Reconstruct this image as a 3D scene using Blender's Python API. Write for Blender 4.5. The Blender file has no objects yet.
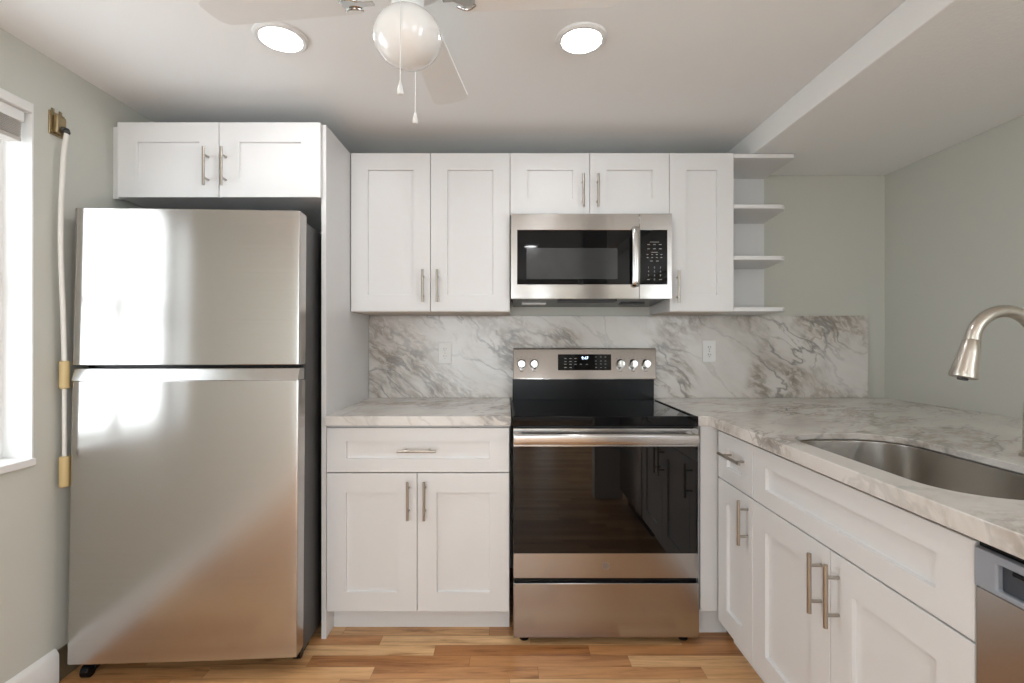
import bpy, bmesh, math, random
from mathutils import Vector, Matrix
random.seed(7)
PI = math.pi
scene = bpy.context.scene
COL = scene.collection

# ------------------------------------------------------------------ camera
CZ = 1.245            # camera height; back wall is y = 0, camera at y = -D
D = 2.65
F = 485.0             # focal length in px for a 1024 px wide frame
cam = bpy.data.cameras.new('camera')
cam.sensor_width = 36.0
cam.lens = F / 1024 * 36
cam.shift_x = 4.0 / 1024
cam.shift_y = -1.5 / 1024
cam.clip_start = 0.02
camo = bpy.data.objects.new('camera', cam)
COL.objects.link(camo)
camo.location = (0, -D, CZ)
camo.rotation_euler = (PI / 2, 0, 0)
scene.camera = camo

# ------------------------------------------------------------------ world, daylight, exposure
scene.view_settings.view_transform = 'Standard'
scene.view_settings.look = 'None'
scene.view_settings.gamma = 1.0
scene.view_settings.use_curve_mapping = False
scene.view_settings.exposure = 1.70
world = bpy.data.worlds.new('world')
scene.world = world
world.use_nodes = True
wn = world.node_tree
bg = wn.nodes['Background']
bg.inputs[0].default_value = (0.865, 0.945, 1.0, 1)
bg.inputs[1].default_value = 1.7


def portal(name, loc, rot, sx, sy):
    l = bpy.data.lights.new(name, 'AREA')
    l.shape = 'RECTANGLE'
    l.size, l.size_y = sx, sy
    l.cycles.is_portal = True
    o = bpy.data.objects.new(name, l)
    COL.objects.link(o)
    o.location = loc
    o.rotation_euler = rot
    return o


# left kitchen window, then unseen openings added for daylight and reflections
WX = -1.642
W1 = (-1.78, -0.973, 0.834, 2.061)      # y0, y1, z0, z1
W2 = (-6.05, -4.70, 0.25, 2.08)  # unseen side window, added to let in more daylight
W3 = (0.38, 0.74, 0.08, 2.05)           # x0, x1, z0, z1; slim rear window, added for reflections in the steel
W4 = (-1.55, 0.15, 0.06, 2.1)         # unseen glazed door added in the rear wall for frontal daylight
W5 = (-5.9, -2.8, 0.20, 2.08)           # unseen window added in the right wall to brighten the left wall
REAR = -6.2
portal('daylight_kitchen', (WX - 0.125, (W1[0] + W1[1]) / 2, (W1[2] + W1[3]) / 2), (0, -PI / 2, 0), W1[3] - W1[2], W1[1] - W1[0])
portal('added_daylight_side', (WX - 0.125, (W2[0] + W2[1]) / 2, (W2[2] + W2[3]) / 2), (0, -PI / 2, 0), W2[3] - W2[2], W2[1] - W2[0])
portal('added_daylight_rear', ((W3[0] + W3[1]) / 2, REAR - 0.125, (W3[2] + W3[3]) / 2), (PI / 2, 0, 0), W3[1] - W3[0], W3[3] - W3[2])
portal('added_daylight_patio', ((W4[0] + W4[1]) / 2, REAR - 0.125, (W4[2] + W4[3]) / 2), (PI / 2, 0, 0), W4[1] - W4[0], W4[3] - W4[2])
portal('added_daylight_right', (2.06 + 0.125, (W5[0] + W5[1]) / 2, (W5[2] + W5[3]) / 2), (0, PI / 2, 0), W5[3] - W5[2], W5[1] - W5[0])
LAMP_STRENGTH = 20.0


# ------------------------------------------------------------------ materials
def new_mat(name):
    m = bpy.data.materials.new(name)
    m.use_nodes = True
    nt = m.node_tree
    return m, nt, nt.nodes['Principled BSDF']


def nd(nt, typ, **kw):
    n = nt.nodes.new(typ)
    for k, v in kw.items():
        setattr(n, k, v)
    return n


def setin(n, **kw):
    for k, v in kw.items():
        n.inputs[k.replace('_', ' ')].default_value = v


def math_n(nt, op, a, b=None, c=None):
    n = nd(nt, 'ShaderNodeMath', operation=op)
    for i, v in enumerate((a, b, c)):
        if v is None:
            continue
        if isinstance(v, (int, float)):
            n.inputs[i].default_value = v
        else:
            nt.links.new(v, n.inputs[i])
    return n.outputs[0]


def ramp(nt, fac, stops):
    r = nd(nt, 'ShaderNodeValToRGB')
    els = r.color_ramp.elements
    while len(els) > 1:
        els.remove(els[-1])
    els[0].position = stops[0][0]
    els[0].color = (*stops[0][1], 1)
    for p, c in stops[1:]:
        e = els.new(p)
        e.color = (*c, 1)
    nt.links.new(fac, r.inputs[0])
    return r.outputs[0]


def mixc(nt, fac, a, b, blend='MIX'):
    n = nd(nt, 'ShaderNodeMix', data_type='RGBA', blend_type=blend)
    for sock, v in ((n.inputs[0], fac), (n.inputs[6], a), (n.inputs[7], b)):
        if isinstance(v, (int, float)):
            sock.default_value = v
        elif isinstance(v, tuple):
            sock.default_value = (*v, 1)
        else:
            nt.links.new(v, sock)
    return n.outputs[2]


def objco(nt, scale=(1, 1, 1), rot=(0, 0, 0), loc=(0, 0, 0)):
    tc = nd(nt, 'ShaderNodeTexCoord')
    mp = nd(nt, 'ShaderNodeMapping')
    mp.inputs['Scale'].default_value = scale
    mp.inputs['Rotation'].default_value = rot
    mp.inputs['Location'].default_value = loc
    nt.links.new(tc.outputs['Object'], mp.inputs['Vector'])
    return mp.outputs[0]


def noise(nt, vec, scale, detail=3, rough=0.5, dist=0.0):
    n = nd(nt, 'ShaderNodeTexNoise')
    setin(n, Scale=scale, Detail=detail, Roughness=rough, Distortion=dist)
    nt.links.new(vec, n.inputs['Vector'])
    return n


def bump(nt, bsdf, height, strength, distance=0.01):
    b = nd(nt, 'ShaderNodeBump')
    b.inputs['Strength'].default_value = strength
    b.inputs['Distance'].default_value = distance
    nt.links.new(height, b.inputs['Height'])
    nt.links.new(b.outputs[0], bsdf.inputs['Normal'])


def paint(name, col, rough=0.5, bscale=0, bstr=0.1, var=0.03, spec=0.5):
    m, nt, p = new_mat(name)
    v = objco(nt)
    n = noise(nt, v, 2.5, 3)
    dark = tuple(c * (1 - var) for c in col)
    nt.links.new(mixc(nt, n.outputs[0], dark, col), p.inputs['Base Color'])
    p.inputs['Roughness'].default_value = rough
    p.inputs['Specular IOR Level'].default_value = spec
    if bscale:
        b = noise(nt, v, bscale, 4)
        bump(nt, p, b.outputs[0], bstr, 0.004)
    return m


def metal(name, col, rough=0.25, aniso=0.0, rot=0.0, brush=None, bstr=0.02):
    m, nt, p = new_mat(name)
    p.inputs['Metallic'].default_value = 1.0
    p.inputs['Anisotropic'].default_value = aniso
    p.inputs['Anisotropic Rotation'].default_value = rot
    if brush:
        n = noise(nt, objco(nt, scale=brush), 1.0, 3, 0.6)
        nt.links.new(mixc(nt, n.outputs[0], tuple(c * 0.93 for c in col), tuple(min(1, c * 1.05) for c in col)), p.inputs['Base Color'])
        r = math_n(nt, 'MULTIPLY_ADD', n.outputs[0], 0.06, rough - 0.03)
        nt.links.new(r, p.inputs['Roughness'])
        if bstr:
            bump(nt, p, n.outputs[0], bstr, 0.002)
    else:
        n = noise(nt, objco(nt), 60, 2)
        nt.links.new(mixc(nt, n.outputs[0], tuple(c * 0.96 for c in col), col), p.inputs['Base Color'])
        p.inputs['Roughness'].default_value = rough
    return m


def plain(name, col, rough=0.4, spec=0.5, coat=0.0, var=0.06):
    m, nt, p = new_mat(name)
    n = noise(nt, objco(nt), 14, 2)
    nt.links.new(mixc(nt, n.outputs[0], tuple(c * (1 - var) for c in col), col), p.inputs['Base Color'])
    p.inputs['Roughness'].default_value = rough
    p.inputs['Specular IOR Level'].default_value = spec
    p.inputs['Coat Weight'].default_value = coat
    p.inputs['Coat Roughness'].default_value = 0.03
    return m


def emit(name, col, strength):
    m, nt, p = new_mat(name)
    p.inputs['Base Color'].default_value = (*col, 1)
    p.inputs['Emission Color'].default_value = (*col, 1)
    p.inputs['Emission Strength'].default_value = strength
    return m


def marble_mat():
    m, nt, p = new_mat('marble')
    v = objco(nt, loc=(3.1, 1.7, 0.4))
    w1 = noise(nt, v, 2.2, 4, 0.55)
    sub = nd(nt, 'ShaderNodeVectorMath', operation='SUBTRACT')
    nt.links.new(w1.outputs['Color'], sub.inputs[0])
    sub.inputs[1].default_value = (0.5, 0.5, 0.5)
    sc = nd(nt, 'ShaderNodeVectorMath', operation='SCALE')
    nt.links.new(sub.outputs[0], sc.inputs[0])
    sc.inputs['Scale'].default_value = 0.2
    add = nd(nt, 'ShaderNodeVectorMath', operation='ADD')
    nt.links.new(v, add.inputs[0])
    nt.links.new(sc.outputs[0], add.inputs[1])
    # stretch the veins along a falling diagonal
    cb = nd(nt, 'ShaderNodeCombineXYZ')
    for k, (vec, q) in enumerate((((0.74, 0.40, -0.54), 0.85), ((0.60, -0.52, 0.61), 2.9), ((0.03, 0.76, 0.58), 2.0))):
        dt = nd(nt, 'ShaderNodeVectorMath', operation='DOT_PRODUCT')
        nt.links.new(add.outputs[0], dt.inputs[0])
        dt.inputs[1].default_value = tuple(c * q for c in vec)
        nt.links.new(dt.outputs['Value'], cb.inputs[k])
    d = cb.outputs[0]

    def ridge(scale, detail, width, seed_loc):
        mm = nd(nt, 'ShaderNodeMapping')
        mm.inputs['Location'].default_value = seed_loc
        nt.links.new(d, mm.inputs[0])
        n = noise(nt, mm.outputs[0], scale, detail, 0.5)
        a = math_n(nt, 'ABSOLUTE', math_n(nt, 'SUBTRACT', n.outputs[0], 0.5))
        mr = nd(nt, 'ShaderNodeMapRange', interpolation_type='SMOOTHSTEP')
        nt.links.new(a, mr.inputs[0])
        mr.inputs[1].default_value = 0.0
        mr.inputs[2].default_value = width
        mr.inputs[3].default_value = 1.0
        mr.inputs[4].default_value = 0.0
        return mr.outputs[0]

    mask = noise(nt, v, 1.9, 3, 0.5)
    mk = nd(nt, 'ShaderNodeMapRange', interpolation_type='SMOOTHSTEP')
    nt.links.new(mask.outputs[0], mk.inputs[0])
    mk.inputs[1].default_value = 0.44
    mk.inputs[2].default_value = 0.62
    thin = math_n(nt, 'MULTIPLY', ridge(1.9, 5, 0.022, (0, 0, 0)), math_n(nt, 'MULTIPLY_ADD', mk.outputs[0], 0.7, 0.3))
    hair = math_n(nt, 'MULTIPLY', ridge(3.4, 6, 0.025, (5, 2, 9)), math_n(nt, 'MULTIPLY_ADD', mk.outputs[0], 0.8, 0.0))
    soft = math_n(nt, 'MULTIPLY', ridge(1.6, 6, 0.10, (9, 4, 1)), mk.outputs[0])
    fine = noise(nt, d, 16.0, 5, 0.65)
    fm = nd(nt, 'ShaderNodeMapRange', interpolation_type='SMOOTHSTEP')
    nt.links.new(fine.outputs[0], fm.inputs[0])
    fm.inputs[1].default_value = 0.38
    fm.inputs[2].default_value = 0.62
    soft = math_n(nt, 'MULTIPLY', soft, math_n(nt, 'MULTIPLY_ADD', fm.outputs[0], 0.75, 0.25))
    cloud = noise(nt, d, 1.6, 6, 0.62)
    base = ramp(nt, cloud.outputs[0], [(0.28, (0.53, 0.49, 0.45)), (0.45, (0.685, 0.645, 0.605)), (0.68, (0.78, 0.75, 0.72))])
    c = mixc(nt, math_n(nt, 'MULTIPLY', soft, 0.95), base, (0.30, 0.25, 0.20))
    pm = noise(nt, d, 1.15, 4, 0.6, 0.4)
    pr = nd(nt, 'ShaderNodeMapRange', interpolation_type='SMOOTHSTEP')
    nt.links.new(pm.outputs[0], pr.inputs[0])
    pr.inputs[1].default_value = 0.53
    pr.inputs[2].default_value = 0.66
    c = mixc(nt, math_n(nt, 'MULTIPLY', math_n(nt, 'MULTIPLY', pr.outputs[0], fm.outputs[0]), 0.7), c, (0.36, 0.295, 0.235))
    c = mixc(nt, math_n(nt, 'MULTIPLY', hair, 0.75), c, (0.30, 0.25, 0.20))
    c = mixc(nt, math_n(nt, 'MULTIPLY', thin, 0.8), c, (0.25, 0.235, 0.22))
    nt.links.new(c, p.inputs['Base Color'])
    p.inputs['Roughness'].default_value = 0.16
    return m


def floor_mat():
    m, nt, p = new_mat('oak_planks')
    tc = nd(nt, 'ShaderNodeTexCoord')
    sx = nd(nt, 'ShaderNodeSeparateXYZ')
    nt.links.new(tc.outputs['Object'], sx.inputs[0])
    x, y = sx.outputs[0], sx.outputs[1]
    RW, PL = 0.0655, 0.62
    yr = math_n(nt, 'DIVIDE', math_n(nt, 'ADD', y, 8.0075), RW)
    row = math_n(nt, 'FLOOR', yr)
    wn_ = nd(nt, 'ShaderNodeTexWhiteNoise', noise_dimensions='1D')
    nt.links.new(row, wn_.inputs['W'])
    xo = math_n(nt, 'ADD', math_n(nt, 'DIVIDE', x, PL), math_n(nt, 'MULTIPLY', wn_.outputs[0], 7.3))
    colm = math_n(nt, 'FLOOR', xo)
    cb = nd(nt, 'ShaderNodeCombineXYZ')
    nt.links.new(row, cb.inputs[0])
    nt.links.new(colm, cb.inputs[1])
    w2 = nd(nt, 'ShaderNodeTexWhiteNoise', noise_dimensions='3D')
    nt.links.new(cb.outputs[0], w2.inputs['Vector'])
    tone = ramp(nt, w2.outputs[0], [(0.0, (0.47, 0.20, 0.07)), (0.3, (0.63, 0.31, 0.125)), (0.6, (0.75, 0.415, 0.185)), (1.0, (0.86, 0.56, 0.29))])
    # grain, offset per board
    gv = nd(nt, 'ShaderNodeCombineXYZ')
    nt.links.new(math_n(nt, 'ADD', math_n(nt, 'MULTIPLY', x, 2.2), math_n(nt, 'MULTIPLY', w2.outputs[0], 40)), gv.inputs[0])
    nt.links.new(math_n(nt, 'MULTIPLY', y, 26), gv.inputs[1])
    nt.links.new(math_n(nt, 'MULTIPLY', w2.outputs[0], 17), gv.inputs[2])
    g = noise(nt, gv.outputs[0], 1.0, 5, 0.62, 0.8)
    gr = ramp(nt, g.outputs[0], [(0.30, (0.42, 0.33, 0.27)), (0.45, (0.86, 0.82, 0.78)), (0.6, (1, 1, 1)), (0.75, (1.12, 1.10, 1.05))])
    g2 = noise(nt, gv.outputs[0], 5.0, 3, 0.6)
    c = mixc(nt, 1.0, tone, gr, 'MULTIPLY')
    c = mixc(nt, math_n(nt, 'MULTIPLY', math_n(nt, 'SUBTRACT', g2.outputs[0], 0.35), 0.75), c, (0.36, 0.17, 0.07))
    fy = math_n(nt, 'FRACT', yr)
    fx = math_n(nt, 'FRACT', xo)
    ey = math_n(nt, 'MINIMUM', fy, math_n(nt, 'SUBTRACT', 1.0, fy))
    ex = math_n(nt, 'MULTIPLY', math_n(nt, 'MINIMUM', fx, math_n(nt, 'SUBTRACT', 1.0, fx)), PL / RW)
    edge = math_n(nt, 'LESS_THAN', math_n(nt, 'MINIMUM', ey, ex), 0.014)
    c = mixc(nt, math_n(nt, 'MULTIPLY', edge, 0.55), c, (0.16, 0.07, 0.03))
    nt.links.new(c, p.inputs['Base Color'])
    p.inputs['Roughness'].default_value = 0.33
    bump(nt, p, g.outputs[0], 0.05, 0.003)
    return m


def glass_mat():
    m, nt, p = new_mat('window_glass')
    tr = nd(nt, 'ShaderNodeBsdfTransparent')
    gl = nd(nt, 'ShaderNodeBsdfGlossy')
    gl.inputs['Roughness'].default_value = 0.0
    lw = nd(nt, 'ShaderNodeLayerWeight')
    lw.inputs['Blend'].default_value = 0.5
    mx = nd(nt, 'ShaderNodeMixShader')
    nt.links.new(math_n(nt, 'MULTIPLY_ADD', math_n(nt, 'POWER', lw.outputs['Facing'], 5.0), 0.9, 0.04), mx.inputs[0])
    nt.links.new(tr.outputs[0], mx.inputs[1])
    nt.links.new(gl.outputs[0], mx.inputs[2])
    nt.links.new(mx.outputs[0], nt.nodes['Material Output'].inputs['Surface'])
    return m


M = {}
M['wall'] = paint('wall_paint', (0.61, 0.605, 0.545), 0.6, 180, 0.06)
M['ceil'] = paint('ceiling_paint', (0.90, 0.905, 0.90), 0.75, 120, 0.08)
M['soffit'] = paint('textured_ceiling_paint', (0.90, 0.90, 0.89), 0.75, 70, 0.3)
M['trim'] = paint('trim_paint', (0.82, 0.81, 0.79), 0.4)
M['cab'] = paint('cabinet_paint', (0.765, 0.755, 0.75), 0.36, var=0.015)
M['cab_in'] = paint('cabinet_edge_board', (0.62, 0.54, 0.47), 0.6)
M['steel'] = metal('brushed_steel', (0.51, 0.49, 0.47), 0.17, 0.8, 0.25, (1.5, 1.5, 420), 0.0)
M['steel_lo'] = metal('brushed_steel_warm', (0.47, 0.452, 0.435), 0.2, 0.75, 0.25, (2, 2, 380), 0.0)
M['steel_bright'] = metal('polished_steel_strip', (0.62, 0.61, 0.60), 0.2)
M['nickel'] = metal('brushed_nickel', (0.46, 0.42, 0.37), 0.3)
M['emblem'] = metal('dark_grey_emblem', (0.30, 0.28, 0.26), 0.4)
M['faucet'] = metal('faucet_nickel', (0.60, 0.56, 0.50), 0.28)
M['chrome'] = metal('chrome', (0.58, 0.57, 0.55), 0.12)
M['sink'] = metal('sink_steel', (0.44, 0.41, 0.375), 0.25, brush=(6, 220, 220), bstr=0.0)
M['black_glass'] = plain('black_glass', (0.003, 0.003, 0.0035), 0.03, 0.22, var=0.3)
M['oven_glass'] = plain('oven_glass', (0.005, 0.0045, 0.0045), 0.02, 0.5, var=0.3)
M['black'] = plain('black_plastic', (0.005, 0.005, 0.006), 0.22, 0.22)
M['dark'] = plain('dark_grey_enamel', (0.045, 0.043, 0.042), 0.4)
M['inner'] = plain('inner_window_mesh', (0.035, 0.037, 0.038), 0.12, var=0.3)
M['fanwhite'] = plain('white_fan_plastic', (0.80, 0.80, 0.79), 0.3, var=0.02)
M['fanblade'] = plain('white_fan_blade', (0.86, 0.86, 0.85), 0.45, var=0.02)
M['globe'] = plain('opal_glass', (0.86, 0.86, 0.85), 0.06, 0.5, 0.6, var=0.01)
M['lens'] = emit('led_lens', (0.97, 0.985, 1.0), LAMP_STRENGTH)
M['outlet'] = plain('outlet_plastic', (0.88, 0.87, 0.85), 0.35, var=0.02)
M['brass'] = metal('aged_brass', (0.42, 0.33, 0.20), 0.4)
M['tan'] = plain('tan_plastic', (0.58, 0.43, 0.20), 0.4)
M['rod'] = plain('white_coated_rod', (0.74, 0.71, 0.66), 0.35)
M['blind'] = plain('blind_slat', (0.52, 0.49, 0.45), 0.45)
M['legend'] = plain('grey_print', (0.42, 0.42, 0.41), 0.5)
M['blue'] = emit('blue_display', (0.55, 0.75, 1.0), 1.3)
M['dwpanel'] = plain('grey_control_panel', (0.30, 0.32, 0.36), 0.35)
M['dwpocket'] = plain('slate_pocket', (0.045, 0.052, 0.065), 0.3)
M['marble'] = marble_mat()
M['floor'] = floor_mat()
M['glass'] = glass_mat()
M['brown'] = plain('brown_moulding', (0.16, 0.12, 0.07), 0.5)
M['led'] = emit('white_indicator', (1, 1, 1), 1.0)

# ------------------------------------------------------------------ mesh helpers
ORG = {}


def tag(o, label=None, cat=None, group=None, kind=None):
    if label:
        o['label'] = label
    if cat:
        o['category'] = cat
    if group:
        o['group'] = group
    if kind:
        o['kind'] = kind
    return o


def thing(name, label, cat, loc=(0, 0, 0), group=None):
    o = bpy.data.objects.new(name, None)
    o.empty_display_size = 0.1
    COL.objects.link(o)
    o.location = loc
    ORG[o] = Vector(loc)
    return tag(o, label, cat, group)


def obj(name, bm, mat, parent=None, bevel=0.0, smooth=35, origin=None, segs=2, label=None):
    """link a bmesh given in world coordinates as one mesh object"""
    bmesh.ops.recalc_face_normals(bm, faces=bm.faces[:])
    org = ORG[parent] if parent is not None else Vector(origin or (0, 0, 0))
    bm.transform(Matrix.Translation(-org))
    me = bpy.data.meshes.new(name)
    bm.to_mesh(me)
    bm.free()
    me.materials.append(mat)
    if smooth:
        for p in me.polygons:
            p.use_smooth = True
        me.set_sharp_from_angle(angle=math.radians(smooth))
    o = bpy.data.objects.new(name, me)
    COL.objects.link(o)
    if parent is not None:
        o.parent = parent
    else:
        o.location = org
    ORG[o] = org
    if bevel:
        b = o.modifiers.new('bevel', 'BEVEL')
        b.width = bevel
        b.segments = segs
        b.limit_method = 'ANGLE'
        b.angle_limit = math.radians(40)
        b.harden_normals = False
    if label:
        o['label'] = label
    return o


def struct(name, bm, mat, **kw):
    return tag(obj(name, bm, mat, **kw), kind='structure')


def BM():
    return bmesh.new()


def box(bm, x0, x1, y0, y1, z0, z1):
    vs = [bm.verts.new(p) for p in ((x0, y0, z0), (x1, y0, z0), (x1, y1, z0), (x0, y1, z0), (x0, y0, z1), (x1, y0, z1), (x1, y1, z1), (x0, y1, z1))]
    for f in ((0, 3, 2, 1), (4, 5, 6, 7), (0, 1, 5, 4), (1, 2, 6, 5), (2, 3, 7, 6), (3, 0, 4, 7)):
        bm.faces.new([vs[i] for i in f])
    return bm


def bx(x0, x1, y0, y1, z0, z1):
    return box(BM(), x0, x1, y0, y1, z0, z1)


def frame_axes(axis):
    a = Vector(axis).normalized()
    t = Vector((0, 0, 1)) if abs(a.z) < 0.9 else Vector((1, 0, 0))
    u = a.cross(t).normalized()
    return a, u, a.cross(u).normalized()


def lathe(bm, prof, c=(0, 0, 0), axis=(0, 0, 1), n=32):
    """prof: list of (radius, distance along axis)"""
    a, u, v = frame_axes(axis)
    c = Vector(c)
    rings = []
    for r, h in prof:
        if r < 1e-6:
            rings.append([bm.verts.new(c + a * h)])
        else:
            rings.append([bm.verts.new(c + a * h + (u * math.cos(2 * PI * k / n) + v * math.sin(2 * PI * k / n)) * r) for k in range(n)])
    for A, B in zip(rings, rings[1:]):
        for k in range(n):
            k2 = (k + 1) % n
            if len(A) == 1 and len(B) > 1:
                bm.faces.new((A[0], B[k], B[k2]))
            elif len(B) == 1 and len(A) > 1:
                bm.faces.new((A[k], A[k2], B[0]))
            elif len(A) > 1:
                bm.faces.new((A[k], A[k2], B[k2], B[k]))
    return bm


def cyl(bm, p0, p1, r, n=20, r1=None):
    p0, p1 = Vector(p0), Vector(p1)
    L = (p1 - p0).length
    return lathe(bm, [(0, 0), (r, 0), (r if r1 is None else r1, L), (0, L)], p0, p1 - p0, n)


def smooth_path(pts, sub=6):
    P = [Vector(p) for p in pts]
    P = [P[0]] + P + [P[-1]]
    out = []
    for i in range(1, len(P) - 2):
        for s in range(sub):
            t = s / sub
            a, b, c, d = P[i - 1], P[i], P[i + 1], P[i + 2]
            out.append(0.5 * ((2 * b) + (c - a) * t + (2 * a - 5 * b + 4 * c - d) * t * t + (3 * b - a - 3 * c + d) * t ** 3))
    out.append(P[-2])
    return out


def tube(bm, pts, r, n=16, cap=True):
    pts = [Vector(p) for p in pts]
    rs = r if isinstance(r, (list, tuple)) else [r] * len(pts)
    tang = []
    for i in range(len(pts)):
        a = pts[max(0, i - 1)]
        b = pts[min(len(pts) - 1, i + 1)]
        tang.append((b - a).normalized())
    t = tang[0]
    u = t.cross(Vector((0, 1, 0.01)) if abs(t.y) < 0.9 else Vector((1, 0, 0))).normalized()
    rings = []
    for p, tt, rr in zip(pts, tang, rs):
        u = (u - tt * u.dot(tt)).normalized()
        v = tt.cross(u)
        rings.append([bm.verts.new(p + (u * math.cos(2 * PI * k / n) + v * math.sin(2 * PI * k / n)) * rr) for k in range(n)])
    for A, B in zip(rings, rings[1:]):
        for k in range(n):
            bm.faces.new((A[k], A[(k + 1) % n], B[(k + 1) % n], B[k]))
    if cap:
        bm.faces.new(rings[0])
        bm.faces.new(rings[-1])
    return bm


def prism(bm, poly, P, h0, h1):
    """extrude polygon [(a,b)] between h0 and h1; P(a,b,h) -> point"""
    A = [bm.verts.new(P(a, b, h0)) for a, b in poly]
    B = [bm.verts.new(P(a, b, h1)) for a, b in poly]
    bm.faces.new(A)
    bm.faces.new(B)
    n = len(poly)
    for k in range(n):
        bm.faces.new((A[k], A[(k + 1) % n], B[(k + 1) % n], B[k]))
    return bm


def rrect(x0, x1, y0, y1, r, n=6):
    pts = []
    for cx, cy, a0 in ((x1 - r, y1 - r, 0), (x0 + r, y1 - r, 90), (x0 + r, y0 + r, 180), (x1 - r, y0 + r, 270)):
        for k in range(n + 1):
            a = math.radians(a0 + 90 * k / n)
            pts.append((cx + r * math.cos(a), cy + r * math.sin(a)))
    return pts


PY = lambda yf: (lambda u, v, n: Vector((u, yf - n, v)))      # a face looking towards -y
PX = lambda xf: (lambda u, v, n: Vector((xf - n, u, v)))      # a face looking towards -x


def shaker(P, u0, u1, v0, v1, stile=0.08, rail=0.08, th=0.02, dep=0.011):
    """shaker front: a frame round a sunk flat panel; n = 0 is the front plane"""
    bm = BM()

    def rect(a0, a1, b0, b1, n):
        return [bm.verts.new(P(a, b, n)) for a, b in ((a0, b0), (a1, b0), (a1, b1), (a0, b1))]

    def ring(A, B):
        for k in range(4):
            bm.faces.new((A[k], A[(k + 1) % 4], B[(k + 1) % 4], B[k]))
    e = 0.0013
    back = rect(u0, u1, v0, v1, -th)
    s1 = rect(u0, u1, v0, v1, -e)
    f0 = rect(u0 + e, u1 - e, v0 + e, v1 - e, 0)
    f1 = rect(u0 + stile, u1 - stile, v0 + rail, v1 - rail, 0)
    s = 0.0015
    f2 = rect(u0 + stile + s, u1 - stile - s, v0 + rail + s, v1 - rail - s, -dep)
    bm.faces.new(back)
    ring(back, s1)
    ring(s1, f0)
    ring(f0, f1)
    ring(f1, f2)
    bm.faces.new(f2)
    return bm


def bar_pull(P, u, v, length, vertical, parent, reach=0.034, r=0.0058):
    """bar handle on two posts; P maps (u, v, n)"""
    bm = BM()
    h = length / 2
    a, b = (P(u, v - h, reach), P(u, v + h, reach)) if vertical else (P(u - h, v, reach), P(u + h, v, reach))
    cyl(bm, a, b, r, 14)
    q = length * 0.3
    for s in (-q, q):
        uu, vv = (u, v + s) if vertical else (u + s, v)
        cyl(bm, P(uu, vv, -0.001), P(uu, vv, reach), r * 0.8, 12)
    return obj('handle', bm, M['nickel'], parent, label='brushed nickel bar handle')


def carcass(x0, x1, y0, y1, z0, z1, t=0.018, top=True, front=None):
    """hollow cupboard of boards"""
    bm = BM()
    for a, b in ((x0, x0 + t), (x1 - t, x1)):
        box(bm, a, b, y0, y1, z0, z1)
    for a, b in ((z0, z0 + t),) + (((z1 - t, z1),) if top else ()):
        box(bm, x0 + t, x1 - t, y0, y1, a, b)
    return bm


def text_bm(s, size, P, depth=0.0):
    c = bpy.data.curves.new('glyphs', 'FONT')
    c.body = s
    c.size = size
    c.align_x = 'CENTER'
    c.align_y = 'CENTER'
    c.resolution_u = 3
    o = bpy.data.objects.new('glyphs', c)
    COL.objects.link(o)
    dg = bpy.context.evaluated_depsgraph_get()
    me = bpy.data.meshes.new_from_object(o.evaluated_get(dg))
    bpy.data.objects.remove(o)
    bpy.data.curves.remove(c)
    b2 = bmesh.new()
    b2.from_mesh(me)
    bpy.data.meshes.remove(me)
    for v in b2.verts:
        v.co = P(v.co.x, v.co.y, depth)
    return b2


def merge(bm, other):
    me = bpy.data.meshes.new('tmp')
    other.to_mesh(me)
    other.free()
    bm.from_mesh(me)
    bpy.data.meshes.remove(me)
    return bm


# ------------------------------------------------------------------ room shell
HC = 2.255           # ceiling
SO = 2.143           # soffit underside = top of the wall cabinets
SX = 1.18
RX = 2.06
struct('floor', bx(WX - 0.15, RX + 0.15, REAR - 0.15, 0.12, -0.1, 0.0), M['floor'], smooth=0)
struct('ceiling', bx(WX - 0.15, RX + 0.15, REAR - 0.15, 0.12, HC, HC + 0.1), M['ceil'], smooth=0)
struct('trim_1', bx(SX, RX, REAR, 0.0, SO, HC), M['soffit'], smooth=0, bevel=0.004)
struct('wall_back', bx(WX - 0.15, RX + 0.15, 0.0, 0.12, 0.0, HC), M['wall'], smooth=0)



def wall_holes_y(x0, x1, ya, yb, holes):
    bm = BM()
    y = ya
    for (h0, h1, z0, z1) in sorted(holes):
        box(bm, x0, x1, y, h0, 0, HC)
        box(bm, x0, x1, h0, h1, 0, z0)
        box(bm, x0, x1, h0, h1, z1, HC)
        y = h1
    box(bm, x0, x1, y, yb, 0, HC)
    return bm


struct('wall_right', wall_holes_y(RX, RX + 0.15, REAR, 0.0, [W5]), M['wall'], smooth=0)
struct('wall_left', wall_holes_y(WX - 0.15, WX, REAR, 0.0, [W1, W2]), M['wall'], smooth=0)
bm = BM()
x = WX - 0.15
for h in (W4, W3):
    box(bm, x, h[0], REAR - 0.15, REAR, 0, HC)
    box(bm, h[0], h[1], REAR - 0.15, REAR, 0, h[2])
    box(bm, h[0], h[1], REAR - 0.15, REAR, h[3], HC)
    x = h[1]
box(bm, x, RX + 0.15, REAR - 0.15, REAR, 0, HC)
struct('wall_front', bm, M['wall'], smooth=0)
# narrow wall end added unseen for the oven reflection, slim so daylight passes
struct('added_wall_end', bx(0.68, 0.90, -2.62, -2.5, 0, HC), M['trim'], smooth=0)


def baseboard(name, pts, h=0.127, t=0.016):
    (x0, y0), (x1, y1) = pts
    bm = BM()
    prof = [(0, 0), (t, 0), (t, h - 0.02), (t * 0.75, h - 0.012), (t * 0.45, h - 0.004), (0.002, h), (0, h)]
    prism(bm, prof, lambda a, b, s: Vector((x0 + a if x0 == x1 else s, y0 + a if x0 != x1 else s, b)), (y0 if x0 == x1 else x0), (y1 if x0 == x1 else x1))
    return struct(name, bm, M['trim'], smooth=30)


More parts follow.
